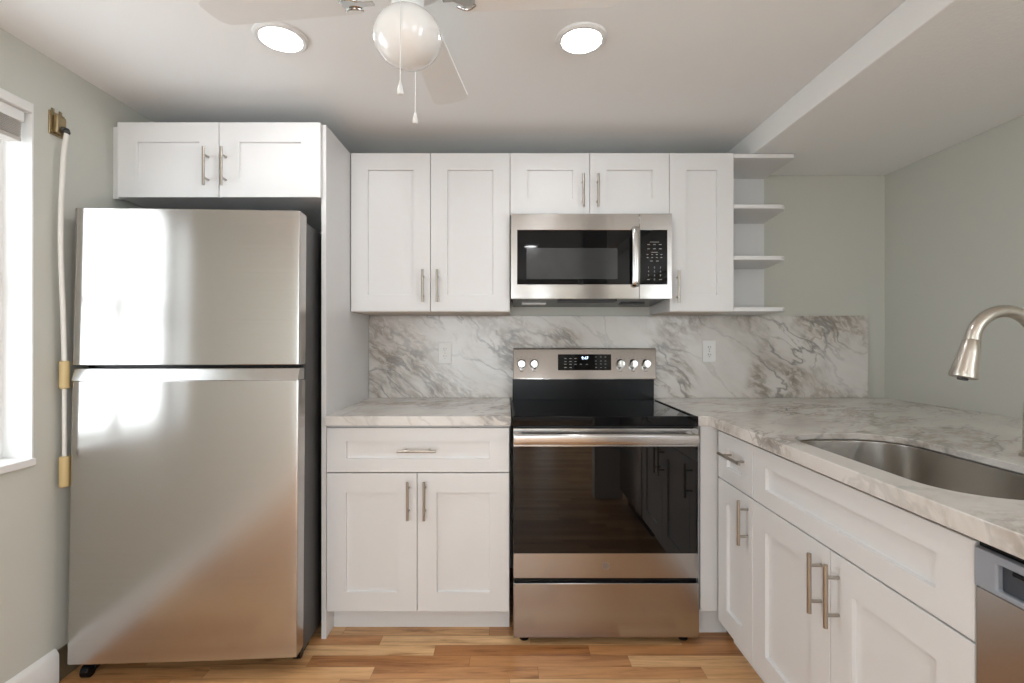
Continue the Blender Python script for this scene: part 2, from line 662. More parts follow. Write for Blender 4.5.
baseboard('baseboard_left', ((WX, REAR), (WX, -0.893)))
baseboard('baseboard_front', ((-0.08, REAR), (RX, REAR)))
# low brown moulding that goes on behind the refrigerator
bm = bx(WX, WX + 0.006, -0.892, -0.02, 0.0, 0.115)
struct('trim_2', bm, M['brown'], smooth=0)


def window_unit(name, P, u0, u1, v0, v1, rail=None, mull=()):
    """P(u, v, n): n = 0 on the inner wall face, negative outwards"""
    def bar(bm, a0, a1, b0, b1, n0, n1):
        prism(bm, [(a0, b0), (a1, b0), (a1, b1), (a0, b1)], P, n0, n1)
        return bm
    w = 0.045
    bm = BM()
    for a in ((u0, u0 + w), (u1 - w, u1)):
        bar(bm, a[0], a[1], v0, v1, -0.145, -0.1)
    for b in ((v0, v0 + w), (v1 - w, v1)):
        bar(bm, u0 + w, u1 - w, b[0], b[1], -0.145, -0.1)
    if rail:
        bar(bm, u0 + w, u1 - w, rail - 0.02, rail + 0.02, -0.14, -0.095)
    for mu in mull:
        bar(bm, mu - 0.012, mu + 0.012, v0 + w, v1 - w, -0.138, -0.102)
    fr = tag(obj(name, bm, M['trim'], bevel=0.002), kind='structure')
    obj('pane', bar(BM(), u0 + w, u1 - w, v0 + w, v1 - w, -0.124, -0.12), M['glass'], fr, smooth=0)
    return fr


PL_ = lambda u, v, n: Vector((WX + n, u, v))
w1 = window_unit('window_1', PL_, *W1, rail=1.42, mull=(-1.375,))
window_unit('added_window_2', PL_, *W2, rail=1.35, mull=(-5.4,))  # added daylight opening, never in view
window_unit('added_window_3', lambda u, v, n: Vector((u, REAR + n, v)), *W3)  # added behind the camera for the steel to mirror
window_unit('added_window_4', lambda u, v, n: Vector((u, REAR + n, v)), *W4, mull=(-0.7,))  # added behind the camera as a large frontal light source
window_unit('added_window_5', lambda u, v, n: Vector((RX - n, u, v)), *W5, rail=1.35, mull=(-4.3,))  # added out of view, lights the room from the right
# jamb lining, header strip and sill of the kitchen window
bm = BM()
box(bm, WX - 0.1, WX + 0.002, W1[1] - 0.006, W1[1], W1[2], W1[3])
box(bm, WX - 0.1, WX + 0.002, W1[0], W1[0] + 0.006, W1[2], W1[3])
obj('jamb_lining', bm, M['trim'], w1)
obj('header_strip', bx(WX - 0.098, WX + 0.007, W1[0] + 0.007, W1[1] - 0.007, W1[3] - 0.036, W1[3] - 0.002), M['trim'], w1, bevel=0.003)
obj('sill', bx(WX - 0.099, WX + 0.014, W1[0] - 0.03, W1[1] - 0.001, W1[2] - 0.022, W1[2] + 0.004), M['trim'], w1, bevel=0.004)

# raised blind under the header strip
t = thing('window_blind', 'raised slatted blind bunched at the top of the left window', 'blind', (WX - 0.04, (W1[0] + W1[1]) / 2, W1[3] - 0.16))
y0, y1 = W1[0] + 0.02, W1[1] - 0.022
obj('headrail', bx(WX - 0.062, WX - 0.008, y0, y1, W1[3] - 0.075, W1[3] - 0.037), M['trim'], t, bevel=0.002)
for k in range(9):
    z = W1[3] - 0.0795 - k * 0.0055
    obj('slat', bx(WX - 0.058, WX - 0.012, y0 + 0.006, y1 - 0.006, z - 0.0016, z + 0.0016), M['blind'], t, smooth=0)
obj('bottom_rail', bx(WX - 0.058, WX - 0.012, y0 + 0.006, y1 - 0.006, W1[3] - 0.142, W1[3] - 0.127), M['blind'], t, bevel=0.002)

# ------------------------------------------------------------------ over-fridge cabinet and tall panel
YB = -0.632          # door face plane of 24 inch deep cabinets
YF2 = -0.655         # the cabinet above the refrigerator stands a little prouder
YU = -0.325          # door face plane of wall cabinets
BZ = 1.382           # underside of wall cabinets
g_up = 'white wall cabinets along the back wall'


def wall_cabinet(name, label, x0, x1, z0, z1, yf, doors, handles, body_z0=None, filler=None, hl=0.155):
    t = thing(name, label, 'cabinet', ((x0 + x1) / 2, 0, z0))
    bm = carcass(x0 + 0.0006, x1 - 0.0006, yf + 0.0215, -0.001, z0 + 0.001, z1 - 0.001)
    box(bm, x0 + 0.0186, x1 - 0.0186, -0.012, -0.001, z0 + 0.019, z1 - 0.019)
    obj('body', bm, M['cab'], t, bevel=0.001)
    if z0 == BZ:
        obj('bottom_panel', bx(x0 + 0.001, x1 - 0.001, yf + 0.026, -0.016, z0 - 0.003, z0 + 0.0008), M['cab_in'], t, label='bare tan underside board')
    for i, (a, b) in enumerate(doors):
        d = obj('door', shaker(PY(yf), a + 0.0012, b - 0.0012, z0, z1 - 0.002), M['cab'], t)
        hu, hv = handles[i]
        bar_pull(PY(yf), hu, hv, hl, True, d)
    if filler:
        obj('filler_strip', bx(filler[0], filler[1], yf + 0.022, yf + 0.04, z0, z1 - 0.012), M['cab'], t)
    return t


PXR = -0.757         # right face of the tall panel
PXL = -0.777
wall_cabinet('wall_cabinet', 'wide white two-door cabinet above the refrigerator', -1.611, -0.7775, CZ + (340 - 197) / 243.5, SO, YF2,
             [(-1.609, -1.189), (-1.189, -0.7705)], [(-1.232, CZ + 0.705), (-1.160, CZ + 0.705)], filler=(WX, -1.6115))
bm = BM()
prism(bm, [(-0.631, 0), (-0.003, 0), (-0.003, SO - 0.002), (-0.631, SO - 0.002)], lambda a, b, h: Vector((h, a, b)), PXL, PXR)
tag(obj('end_panel', bm, M['cab'], origin=(PXL, -0.3, 0), bevel=0.001), 'tall white end panel between the refrigerator and the base cabinet', 'panel')

# ------------------------------------------------------------------ wall cabinets
wall_cabinet('wall_cabinet', 'tall white two-door wall cabinet left of the microwave', -0.754, 0.0096, BZ, SO, YU,
             [(-0.754, -0.3722), (-0.3722, 0.0096)], [(-0.405, CZ + 0.257), (-0.336, CZ + 0.257)])
wall_cabinet('wall_cabinet', 'short white two-door wall cabinet directly above the microwave', 0.0098, 0.774, 1.8445, SO, YU,
             [(0.0098, 0.392), (0.392, 0.774)], [(0.357, CZ + 0.709), (0.427, CZ + 0.709)])
wall_cabinet('wall_cabinet', 'narrow white single-door wall cabinet between microwave and open shelves', 0.7742, 1.083, BZ, SO, YU,
             [(0.7742, 1.083)], [(0.808, CZ + 0.252)])

# open end shelves
t = thing('corner_shelf_unit', 'white open end shelves with rounded corners beside the wall cabinets', 'shelves', (1.084, 0, BZ))
XS0, XS1 = 1.084, 1.394
obj('back_panel', bx(XS0, XS1 - 0.004, -0.018, -0.001, BZ + 0.002, SO - 0.004), M['cab'], t, bevel=0.001)
for i, zt in enumerate((0.888, 0.651, 0.404, 0.157)):
    z1 = CZ + zt
    if i == 0:
        poly = [(XS0, -0.019), (XS0, YU + 0.002), (XS1 - 0.022, YU + 0.002), (XS1 - 0.012, YU + 0.012), (XS1, -0.019)]
        z1 = SO - 0.004
    else:
        r = 0.055
        xe = 1.350
        poly = [(XS0, -0.019), (XS0, YU + 0.002)]
        for k in range(9):
            a = -PI / 2 + PI / 2 * k / 8
            poly.append((xe - r + r * math.cos(a), YU + 0.002 + r + r * math.sin(a)))
        poly += [(xe + 0.028, -0.06), (XS1 - 0.006, -0.019)]
    obj('shelf', prism(BM(), poly, lambda a, b, h: Vector((a, b, h)), z1 - 0.02, z1), M['cab'], t, bevel=0.002)

# ------------------------------------------------------------------ backsplash, outlets
tag(obj('backsplash', bx(-0.756, 1.957, -0.0145, -0.0005, 0.931, 1.3765), M['marble'], origin=(0.6, 0, 0.931), bevel=0.001),
    'veined grey and white marble backsplash slab on the back wall', 'backsplash')


def outlet(px, py, label):
    s = F / (D - 0.02)
    x, z = (px - 508) / s, CZ + (340 - py) / s
    t = thing('wall_outlet', label, 'outlet', (x, -0.0145, z), 'outlets in the marble backsplash')
    obj('cover_plate', bx(x - 0.036, x + 0.036, -0.0205, -0.0146, z - 0.058, z + 0.058), M['outlet'], t, bevel=0.002)
    for dz in (0.02, -0.02):
        bm = BM()
        prism(bm, rrect(x - 0.0165, x + 0.0165, z + dz - 0.0145, z + dz + 0.0145, 0.009), PY(-0.0206), 0, 0.002)
        r = obj('receptacle', bm, M['outlet'], t)
        b2 = BM()
        for dx, h in ((-0.006, 0.0045), (0.006, 0.0035)):
            box(b2, x + dx - 0.0011, x + dx + 0.0011, -0.0229, -0.0226, z + dz + 0.003 - h, z + dz + 0.003 + h)
        cyl(b2, (x, -0.0226, z + dz - 0.008), (x, -0.0229, z + dz - 0.008), 0.0022, 10)
        obj('slots', b2, M['black'], r, smooth=0)
    cyl_b = cyl(BM(), (x, -0.0205, z), (x, -0.0215, z), 0.003, 10)
    obj('screw', cyl_b, M['nickel'], t)


outlet(445, 353, 'white double socket on the marble left of the stove')
outlet(709.3, 351.3, 'white double socket on the marble right of the stove')

# ------------------------------------------------------------------ microwave
YM = -0.372
s = F / (D + YM)
mx = lambda px: (px - 508) / s
mz = lambda py: CZ + (340 - py) / s
t = thing('microwave', 'stainless over-the-range microwave with black glass door', 'microwave', (mx(591), -0.02, mz(299)))
x0, x1, z0, z1 = 0.0135, 0.7695, mz(298.8), mz(213.6)
obj('casing', bx(x0 + 0.002, x1 - 0.002, YM + 0.03, -0.016, z0 + 0.012, z1), M['dark'], t, bevel=0.003)
P = PY(YM)
xs = mx(639.4)


def framed(P, a0, a1, b0, b1, i0, i1, j0, j1, th):
    """front board with a rectangular opening"""
    bm = BM()
    O = [(a0, b0), (a1, b0), (a1, b1), (a0, b1)]
    I = [(i0, j0), (i1, j0), (i1, j1), (i0, j1)]
    R = [[bm.verts.new(P(u, v, n)) for u, v in L] for L, n in ((O, -th), (O, 0), (I, 0), (I, -th))]
    for A, B in zip(R, R[1:] + R[:1]):
        for k in range(4):
            bm.faces.new((A[k], A[(k + 1) % 4], B[(k + 1) % 4], B[k]))
    return bm


gx0, gx1, gz0, gz1 = mx(517.2), mx(630.4), mz(284.4), mz(230)
d = obj('door', framed(P, x0, xs - 0.0007, z0, z1, gx0, mx(638.6), gz0, gz1, 0.03), M['steel'], t, bevel=0.002)
obj('window', bx(gx0 + 0.0003, mx(638.5), YM + 0.002, YM + 0.012, gz0 + 0.0003, gz1 - 0.0003), M['black_glass'], d, smooth=0)
obj('inner_screen', bx(mx(526.5), mx(617.5), YM + 0.0012, YM + 0.002, mz(279), mz(248)), M['inner'], d, smooth=0)
bm = BM()
hx = mx(635)
tube(bm, smooth_path([(hx, YM + 0.001, gz1 + 0.002), (hx, YM - 0.02, gz1 - 0.008), (hx, YM - 0.027, (gz0 + gz1) / 2), (hx, YM - 0.02, gz0 + 0.008), (hx, YM + 0.001, gz0 - 0.002)], 8), 0.010, 14)
for v in bm.verts:
    v.co.x = hx + (v.co.x - hx) * 1.85
obj('handle', bm, M['steel_bright'], d)
c = obj('control_panel', framed(P, xs + 0.0007, x1, z0, z1, mx(640), mx(667.4), gz0, gz1, 0.03), M['steel'], t, bevel=0.002)
obj('keypad', bx(mx(640) + 0.0003, mx(667.4) - 0.0003, YM + 0.001, YM + 0.01, gz0 + 0.0003, gz1 - 0.0003), M['black_glass'], c, smooth=0)
bm = BM()


def legend(bm, txt, px, py, size, PP, mxf, mzf):
    u0, v0 = mxf(px), mzf(py)
    merge(bm, text_bm(txt, size, lambda a, b, n: PP(u0 + a, v0 + b, n), -0.0006))


def dash(bm, PP, u, v, w, h, n=-0.0008, m=-0.0004):
    prism(bm, [(u - w, v - h), (u + w, v - h), (u + w, v + h), (u - w, v + h)], PP, n, m)


for r_, rowt in enumerate(('123', '456', '789', '000')):
    for c_, ch in enumerate(rowt):
        if r_ == 3 and c_ != 1:
            dash(bm, P, mx(648.5 + 6 * c_), mz(279.5), 0.0065, 0.0011)
            continue
        legend(bm, ch, 648.5 + 6 * c_, 267.5 + 4.0 * r_, 0.0125, P, mx, mz)
obj('digit_keys', bm, M['legend'], c, smooth=0)
bm = BM()
for py, w in ((242, 0.022), (252.3, 0.016), (265, 0.0)):
    if w:
        dash(bm, P, mx(654.5), mz(py), w, 0.0009)
for py, n in ((244.5, 3), (248.8, 3), (254.5, 4), (257.5, 4), (261, 2)):
    for k in range(n):
        dash(bm, P, mx(654.5 + (k - (n - 1) / 2) * (5.8 if n != 4 else 4.6)), mz(py), 0.006 if n != 4 else 0.004, 0.0012)
obj('button_marks', bm, M['legend'], c, smooth=0)
bm = prism(BM(), [(YM + 0.032, z0 + 0.002), (-0.03, z0 - 0.016), (-0.03, z0 + 0.0115), (YM + 0.032, z0 + 0.0115)], lambda a, b, h: Vector((h, a, b)), x0 + 0.010, x1 - 0.010)
ug = obj('underside', bm, M['black'], t, bevel=0.002)
obj('lamp_cover', bx(mx(524) - 0.004, mx(549), YM + 0.17, YM + 0.24, z0 - 0.0125, z0 - 0.005), M['outlet'], ug, bevel=0.001)
obj('lamp_cover', bx(mx(630), mx(655), YM + 0.17, YM + 0.24, z0 - 0.0125, z0 - 0.005), M['dark'], ug, bevel=0.001)
bm = BM()
for k in range(12):
    y = YM + 0.06 + 0.006 * k
    box(bm, mx(560), mx(620), y, y + 0.003, z0 - 0.006 - 0.0003 * k, z0 + 0.0022)
obj('grille', bm, M['dark'], ug, smooth=0)

# ------------------------------------------------------------------ base cabinet (left), countertop
CT0, CT1 = 0.8905, 0.9305
ZD = 0.115
g0 = 0.0012


def base_carcass(t, x0, x1, y0, y1, toe, top=True):
    bm = carcass(x0, x1, y0, y1, ZD, CT0 - 0.001, top=top)
    if not top:
        box(bm, x0 + 0.018, x1 - 0.018, y0, y1, 0.84, 0.889) if False else None
    obj('body', bm, M['cab'], t, bevel=0.001)
    obj('toe_kick', bx(*toe, 0.0, ZD - 0.0005), M['cab'], t)


t = thing('base_cabinet', 'white base cabinet with one drawer over two doors, left of the stove', 'cabinet', (-0.38, -0.3, 0))
xa, xb = -0.7562, 0.006
base_carcass(t, xa, xb, YB + 0.0215, -0.016, (xa, xb, -0.545, -0.527))
P = PY(YB)
dr = obj('drawer', shaker(P, xa + g0, xb - g0, 0.6945, 0.879, 0.082, 0.056), M['cab'], t)
bar_pull(P, (xa + xb) / 2, 0.789, 0.16, False, dr)
xm = (xa + xb) / 2 - 0.003
for a, b, h in ((xa, xm, xm - 0.034), (xm, xb, xm + 0.034)):
    d = obj('door', shaker(P, a + g0, b - g0, ZD, 0.690), M['cab'], t)
    bar_pull(P, h, 0.584, 0.158, True, d)
bm = BM()
prism(bm, [(-0.7565, -0.651), (0.0125, -0.651), (0.0125, -0.001), (-0.7565, -0.001)], lambda a, b, h: Vector((a, b, h)), CT0, CT1)
tag(obj('countertop', bm, M['marble'], origin=(-0.37, -0.3, CT0), bevel=0.002), 'short marble countertop on the base cabinet left of the stove', 'countertop')

# ------------------------------------------------------------------ range
t = thing('range_stove', 'stainless electric range with black glass cooktop and oven door', 'stove', (0.40, -0.35, 0))
rx0, rx1 = 0.0225, 0.7755
YF = -0.672
s = F / (D + YF)
fz = lambda py: CZ + (340 - py) / s
obj('body', bx(rx0 + 0.003, rx1 - 0.003, -0.63, -0.04, 0.035, 0.905), M['dark'], t, bevel=0.002)
# cooktop: glass slab with raised rim at the front and sides
bm = BM()
box(bm, rx0 - 0.004, rx1 + 0.002, -0.668, -0.1, 0.906, 0.929)
ct = obj('cooktop', bm, M['black_glass'], t, bevel=0.005, segs=3)
for a, b, c_, d_ in ((rx0 - 0.003, rx0 + 0.010, -0.665, -0.12), (rx1 - 0.011, rx1 + 0.001, -0.665, -0.12)):
    obj('side_rim', bx(a, b, c_, d_, 0.9285, 0.9335), M['black'], ct, bevel=0.002)
obj('front_rim', bx(rx0 - 0.004, rx1 + 0.002, -0.672, -0.655, 0.893, 0.934), M['black_glass'], ct, bevel=0.004, segs=3)
bm = BM()
for cx, cy, r in ((0.21, -0.50, 0.115), (0.59, -0.50, 0.09), (0.21, -0.25, 0.08), (0.59, -0.25, 0.10), (0.40, -0.2, 0.06)):
    for q in (r, r * 0.62):
        lathe(bm, [(q - 0.0012, 0), (q + 0.0012, 0)], (cx, cy, 0.9293), (0, 0, 1), 48)
obj('burner_rings', bm, M['inner'], ct, smooth=0)
# back guard
YG = -0.085
s2 = F / (D + YG)
gx = lambda px: (px - 508) / s2
gz = lambda py: CZ + (340 - py) / s2
bm = BM()
obj('rear_riser', bx(rx0 + 0.002, rx1 - 0.004, -0.088, -0.02, 0.9, gz(379)), M['black'], t, bevel=0.003)
prof = [(YG - 0.004, gz(379.3)), (YG, gz(378)), (YG + 0.006, gz(349.6)), (YG + 0.011, gz(348.2)), (-0.022, gz(348.2)), (-0.022, gz(379.3))]
bgd = obj('back_guard', prism(BM(), prof, lambda a, b, h: Vector((h, a, b)), gx(513.2), gx(656.3)), M['steel'], t, bevel=0.003)
PG = lambda u, v, n: Vector((u, YG - n + 0.006 * (v - gz(378)) / (gz(349.6) - gz(378)), v))
dsp = obj('display_panel', prism(BM(), rrect(gx(558), gx(611.3), gz(370.2), gz(354.3), 0.003), PG, -0.002, 0.0015), M['black_glass'], bgd, smooth=0)
bm = BM()
lg = lambda u, v, n: PG(u, v, 0.0019 + n * 0)
for px in (565.5, 570.5, 575.5):
    for py in (358.5, 361.5, 364.3, 367.5):
        if py == 367.5 and px > 571:
            continue
        dash(bm, PG, gx(px), gz(py), 0.0055, 0.0014, 0.0016, 0.002)
obj('left_legends', bm, M['legend'], dsp, smooth=0)
bm = BM()
for px in (596, 601, 605.5):
    for py in (357, 361, 364, 367.5):
        dash(bm, PG, gx(px), gz(py), 0.004, 0.001, 0.0016, 0.002)
obj('right_legends', bm, M['legend'], dsp, smooth=0)
bm = BM()
for px in (581, 587):
    dash(bm, PG, gx(px), gz(364.3), 0.006, 0.0012, 0.0016, 0.002)
obj('middle_legends', bm, M['legend'], dsp, smooth=0)
u0, v0 = gx(585), gz(358.2)
obj('clock_digits', text_bm('9:47', 0.021, lambda a, b, n: PG(u0 + a, v0 + b, 0.0021)), M['blue'], dsp, smooth=0)
for px in (521.6, 534.2, 620.6, 633.4, 646.2):
    c = PG(gx(px), gz(363.6), 0)
    bm = BM()
    lathe(bm, [(0.0, -0.002), (0.024, -0.002), (0.024, 0.004), (0.0215, 0.006), (0.0205, 0.022), (0.018, 0.026), (0, 0.0265)], c, (0, -1, 0), 28)
    k = obj('knob', bm, M['chrome'], bgd)
    bm = BM()
    prism(bm, rrect(c.x - 0.0045, c.x + 0.0045, c.z - 0.019, c.z + 0.019, 0.003, 3), PY(c.y - 0.025), 0, 0.009)
    obj('grip', bm, M['chrome'], k)
for px in (521.6, 534.2, 620.6, 633.4, 646.2):
    for kx, py in ((0, 357), (-4, 358.8), (4, 358.8), (0, 371.2)):
        bm = BM()
        dash(bm, PG, gx(px + kx), gz(py), 0.0022 if py < 370 else 0.009, 0.001, 0.0004, 0.0009)
        obj('dial_mark', bm, M['dark'], bgd, smooth=0)
# oven door
P = PY(YF)
zt, zb = fz(428.6), fz(578)
dgl0, dgl1 = fz(553.5), fz(446.5)
od = obj('oven_door', framed(P, rx0, rx1, zb, zt, rx0 + 0.0005, rx1 - 0.0005, dgl0, dgl1, 0.04), M['steel_lo'], t, bevel=0.0015)
obj('door_glass', bx(rx0 + 0.0008, rx1 - 0.0008, YF - 0.0008, YF + 0.03, dgl0 + 0.0003, dgl1 - 0.0003), M['oven_glass'], od, bevel=0.001)
bm = BM()
hz0, hz1 = CZ - 0.421, CZ - 0.374
hp = [(YF - 0.028, hz0), (YF - 0.046, hz0 + 0.004), (YF - 0.050, hz0 + 0.016), (YF - 0.048, hz1 - 0.006), (YF - 0.040, hz1), (YF - 0.028, hz1 - 0.004)]
prism(bm, hp, lambda a, b, h: Vector((h, a, b)), rx0 - 0.001, rx1 - 0.012)
for a in (rx0 + 0.003, rx1 - 0.045):
    box(bm, a, a + 0.03, YF - 0.03, YF + 0.001, hz0 + 0.008, hz1 - 0.006)
obj('handle', bm, M['steel_bright'], od, bevel=0.003)
# round emblem with a curling monogram
s3 = F / (D + YF)
ex, ez = (605.7 - 508) / s3, fz(566)
bm = BM()
lathe(bm, [(0.0, 0), (0.0165, 0), (0.0165, 0.0012), (0, 0.0012)], (ex, YF + 0.0002, ez), (0, -1, 0), 36)
em = obj('emblem', bm, M['emblem'], od)
bm = BM()
lathe(bm, [(0.0135, 0.0), (0.0135, 0.0006), (0.0150, 0.0006), (0.0150, 0.0)], (ex, YF - 0.0010, ez), (0, -1, 0), 36)
for sx_ in (-1, 1):
    pts = []
    for k in range(15):
        a = k / 14 * 1.6 * PI + 0.4
        rr = 0.0048 - 0.0022 * k / 14
        pts.append((ex + sx_ * 0.0045 + rr * math.cos(a) * sx_, YF - 0.0016, ez + rr * 1.3 * math.sin(a)))
    tube(bm, pts, 0.0006, 6)
obj('monogram', bm, M['steel_bright'], em)
obj('warming_drawer', bx(rx0, rx1 + 0.003, YF - 0.004, YF + 0.035, fz(637.6) + 0.002, fz(583)), M['steel_lo'], t, bevel=0.002)
obj('drawer_gap_shade', bx(rx0 + 0.004, rx1 - 0.003, YF + 0.012, YF + 0.036, fz(582.8), fz(578.3)), M['black'], t, smooth=0)  # black strip standing in for the shaded gap above the drawer
for x in (rx0 + 0.045, rx1 - 0.045):
    for y in (YF + 0.05, -0.1):
        bm = lathe(BM(), [(0, 0), (0.02, 0), (0.021, 0.006), (0.014, 0.014), (0.012, 0.036), (0, 0.036)], (x, y, 0), (0, 0, 1), 18)
        obj('foot', bm, M['black'], t)

# ------------------------------------------------------------------ right run
XD = 0.85            # door faces of the sink run
t = thing('corner_cabinet', 'plain white corner cabinet front right of the stove', 'cabinet', (1.1, -0.3, 0))
bm = carcass(0.7915, 1.46, -0.632, -0.016, ZD, CT0 - 0.001)
obj('body', bm, M['cab'], t, bevel=0.001)
obj('filler_panel', bx(0.7935, 0.8655, -0.65, -0.6325, 0.128, CT0 - 0.001), M['cab'], t, bevel=0.001)
obj('toe_kick', bx(0.7915, 0.93, -0.585, -0.567, 0.0, ZD - 0.0005), M['cab'], t)
Y1, Y2, Y3 = -0.687, -0.965, -1.768
P = PX(XD)


def run_carcass(t, y0, y1, top):
    bm = BM()
    for a, b in ((y0, y0 + 0.018), (y1 - 0.018, y1)):
        box(bm, XD + 0.0215, 1.46, a, b, ZD, CT0 - 0.001)
    box(bm, XD + 0.0215, 1.46, y0 + 0.018, y1 - 0.018, ZD, ZD + 0.018)
    box(bm, 1.45, 1.46, y0 + 0.018, y1 - 0.018, ZD + 0.018, CT0 - 0.001)
    if top:
        box(bm, XD + 0.0215, 1.45, y0 + 0.018, y1 - 0.018, CT0 - 0.019, CT0 - 0.001)
    obj('body', bm, M['cab'], t, bevel=0.001)
    obj('toe_kick', bx(0.93, 0.948, y0, y1, 0.0, ZD - 0.0005), M['cab'], t)


t = thing('base_cabinet', 'narrow white base cabinet with drawer over one door, between corner and sink', 'cabinet', (1.15, (Y1 + Y2) / 2, 0))
run_carcass(t, Y2 + 0.0006, -0.652, True)
dr = obj('drawer', shaker(P, Y2 + g0, Y1 - g0, 0.6945, 0.879, 0.075, 0.056), M['cab'], t)
bar_pull(P, -0.851, 0.806, 0.17, False, dr)
d = obj('door', shaker(P, Y2 + g0, Y1 - g0, ZD, 0.690, 0.075), M['cab'], t)
bar_pull(P, -0.932, 0.597, 0.158, True, d)
t = thing('base_cabinet', 'wide white two-door cabinet under the sink', 'cabinet', (1.15, (Y3 + Y2) / 2, 0))
run_carcass(t, Y3 + 0.0006, Y2 - 0.0006, False)
obj('false_drawer_front', shaker(P, Y3 + g0, Y2 - g0, 0.6945, 0.879, 0.082, 0.056), M['cab'], t)
ym = (Y2 + Y3) / 2 - 0.003
for a, b, h in ((ym, Y2, ym + 0.034), (Y3, ym, ym - 0.034)):
    d = obj('door', shaker(P, a + g0, b - g0, ZD, 0.690), M['cab'], t)
    bar_pull(P, h, 0.586, 0.162, True, d)

# dishwasher
Y4 = -2.37
t = thing('dishwasher', 'stainless dishwasher with grey control panel at the right edge', 'dishwasher', (1.15, (Y3 + Y4) / 2, 0))
dx = 0.842
ya, yb_ = Y4 + 0.004, Y3 - 0.004
obj('tub', bx(0.875, 1.45, ya + 0.005, yb_ - 0.005, 0.10, 0.872), M['dark'], t, bevel=0.002)
obj('door_panel', bx(dx + 0.004, 0.874, ya, yb_, 0.12, 0.8035), M['steel_lo'], t, bevel=0.003)
pa, pb = ya + 0.06, yb_ - 0.042
cpn = obj('control_panel', framed(PX(dx), ya, yb_, 0.8045, 0.8735, pa, pb, 0.8125, 0.8585, 0.036), M['dwpanel'], t, bevel=0.004, segs=3)
obj('grip_pocket', bx(dx + 0.010, dx + 0.034, pa + 0.0005, pb - 0.0005, 0.813, 0.858), M['dwpocket'], cpn, bevel=0.001)
bm = BM()
for k in range(16):
    y = pb - 0.02 - k * 0.028
    box(bm, dx + 0.006, dx + 0.0102, y - 0.020, y, 0.8475, 0.8545)
obj('buttons', bm, M['black'], cpn, bevel=0.001)
obj('top_gap_shade', bx(dx + 0.012, 0.874, ya, yb_, 0.8738, 0.8895), M['black'], t)  # black filler, its colour stands for shade in the gap below the counter
obj('toe_panel', bx(0.91, 0.93, ya, yb_, 0.0, 0.0995), M['black'], t)

# L-shaped counter with the sink cut-out
SK = (0.905, 1.285, -1.700, -1.02)
hole = rrect(SK[0], SK[1], SK[2], SK[3], 0.14, 12)
outer = [(0.7835, -0.0155), (0.7835, -0.651), (0.812, -0.651), (0.822, -0.654), (0.828, -0.661), (0.83, -0.672), (0.83, -2.40), (2.059, -2.40), (2.059, -0.0155)]
bm = BM()
loops = []
for pl in (outer, hole):
    vs = [bm.verts.new((a, b, CT1)) for a, b in pl]
    loops.append(vs)
    for k in range(len(vs)):
        bm.edges.new((vs[k], vs[(k + 1) % len(vs)]))
bmesh.ops.triangle_fill(bm, use_beauty=True, use_dissolve=False, edges=bm.edges[:])
top = bm.faces[:]
r = bmesh.ops.extrude_face_region(bm, geom=top)
for v in [e for e in r['geom'] if isinstance(e, bmesh.types.BMVert)]:
    near = SK[0] - 0.001 < v.co.x < SK[1] + 0.001 and SK[2] - 0.001 < v.co.y < SK[3] + 0.001
    v.co.z = CT1 - 0.02 if near else CT0
ctr = tag(obj('countertop', bm, M['marble'], origin=(1.3, -1.2, CT0), bevel=0.002), 'long marble countertop holding the sink along the right wall', 'countertop')

# sink bowl hung below the cut-out
t = thing('kitchen_sink', 'stainless single-bowl sink set into the right countertop', 'sink', (1.094, -1.35, 0.68))
bm = BM()
levels = [(0.003, CT1 - 0.0225, 0.137), (0.0025, CT1 - 0.027, 0.136), (-0.008, 0.745, 0.125), (-0.016, 0.715, 0.118), (-0.034, 0.697, 0.10), (-0.06, 0.690, 0.08), (-0.15, 0.686, 0.035), (-0.182, 0.684, 0.012)]
rings = []
for off, z, rad in levels:
    rings.append([bm.verts.new((a, b, z)) for a, b in rrect(SK[0] - off, SK[1] + off, SK[2] - off, SK[3] + off, max(0.006, rad), 12)])
for A, B in zip(rings, rings[1:]):
    n = len(A)
    for k in range(n):
        bm.faces.new((A[k], A[(k + 1) % n], B[(k + 1) % n], B[k]))
bm.faces.new(rings[-1])
bowl = obj('bowl', bm, M['sink'], t, smooth=50)
sm = bowl.modifiers.new('wall', 'SOLIDIFY')
sm.thickness = 0.0012
sm.offset = 1
bm = lathe(BM(), [(0, 0.004), (0.03, 0.003), (0.042, 0.005), (0.052, 0.003), (0.055, 0.0015)], (1.094, -1.35, 0.6845), (0, 0, 1), 32)
obj('drain', bm, M['chrome'], t)

# faucet
fx, fy = 1.420, -1.35
t = thing('kitchen_faucet', 'brushed nickel gooseneck pull-down faucet behind the sink', 'faucet', (fx, fy, CT1))
bm = lathe(BM(), [(0, 0), (0.036, 0), (0.036, 0.006), (0.030, 0.012), (0.0285, 0.06), (0.027, 0.14), (0.022, 0.19), (0.0175, 0.21), (0, 0.21)], (fx, fy, CT1), (0, 0, 1), 32)
obj('base', bm, M['faucet'], t)
rA = 0.0885
zc = 1.234
pts = [(fx, fy, CT1 + 0.20), (fx, fy, zc - 0.04)]
for k in range(17):
    a = PI * k / 16 * 0.955
    pts.append((fx - rA + rA * math.cos(a), fy, zc + rA * math.sin(a)))
end = Vector(pts[-1])
dirn = (Vector(pts[-1]) - Vector(pts[-2])).normalized()
tube_b = tube(BM(), pts, 0.0165, 20)
obj('spout', tube_b, M['faucet'], t)
bm = lathe(BM(), [(0, -0.012), (0.0168, -0.012), (0.0185, 0.0), (0.0175, 0.002), (0.019, 0.004), (0.0225, 0.035), (0.0285, 0.085), (0.031, 0.098), (0.030, 0.104), (0.024, 0.106), (0, 0.106)], end, dirn, 32)
hd = obj('spray_head', bm, M['faucet'], t)
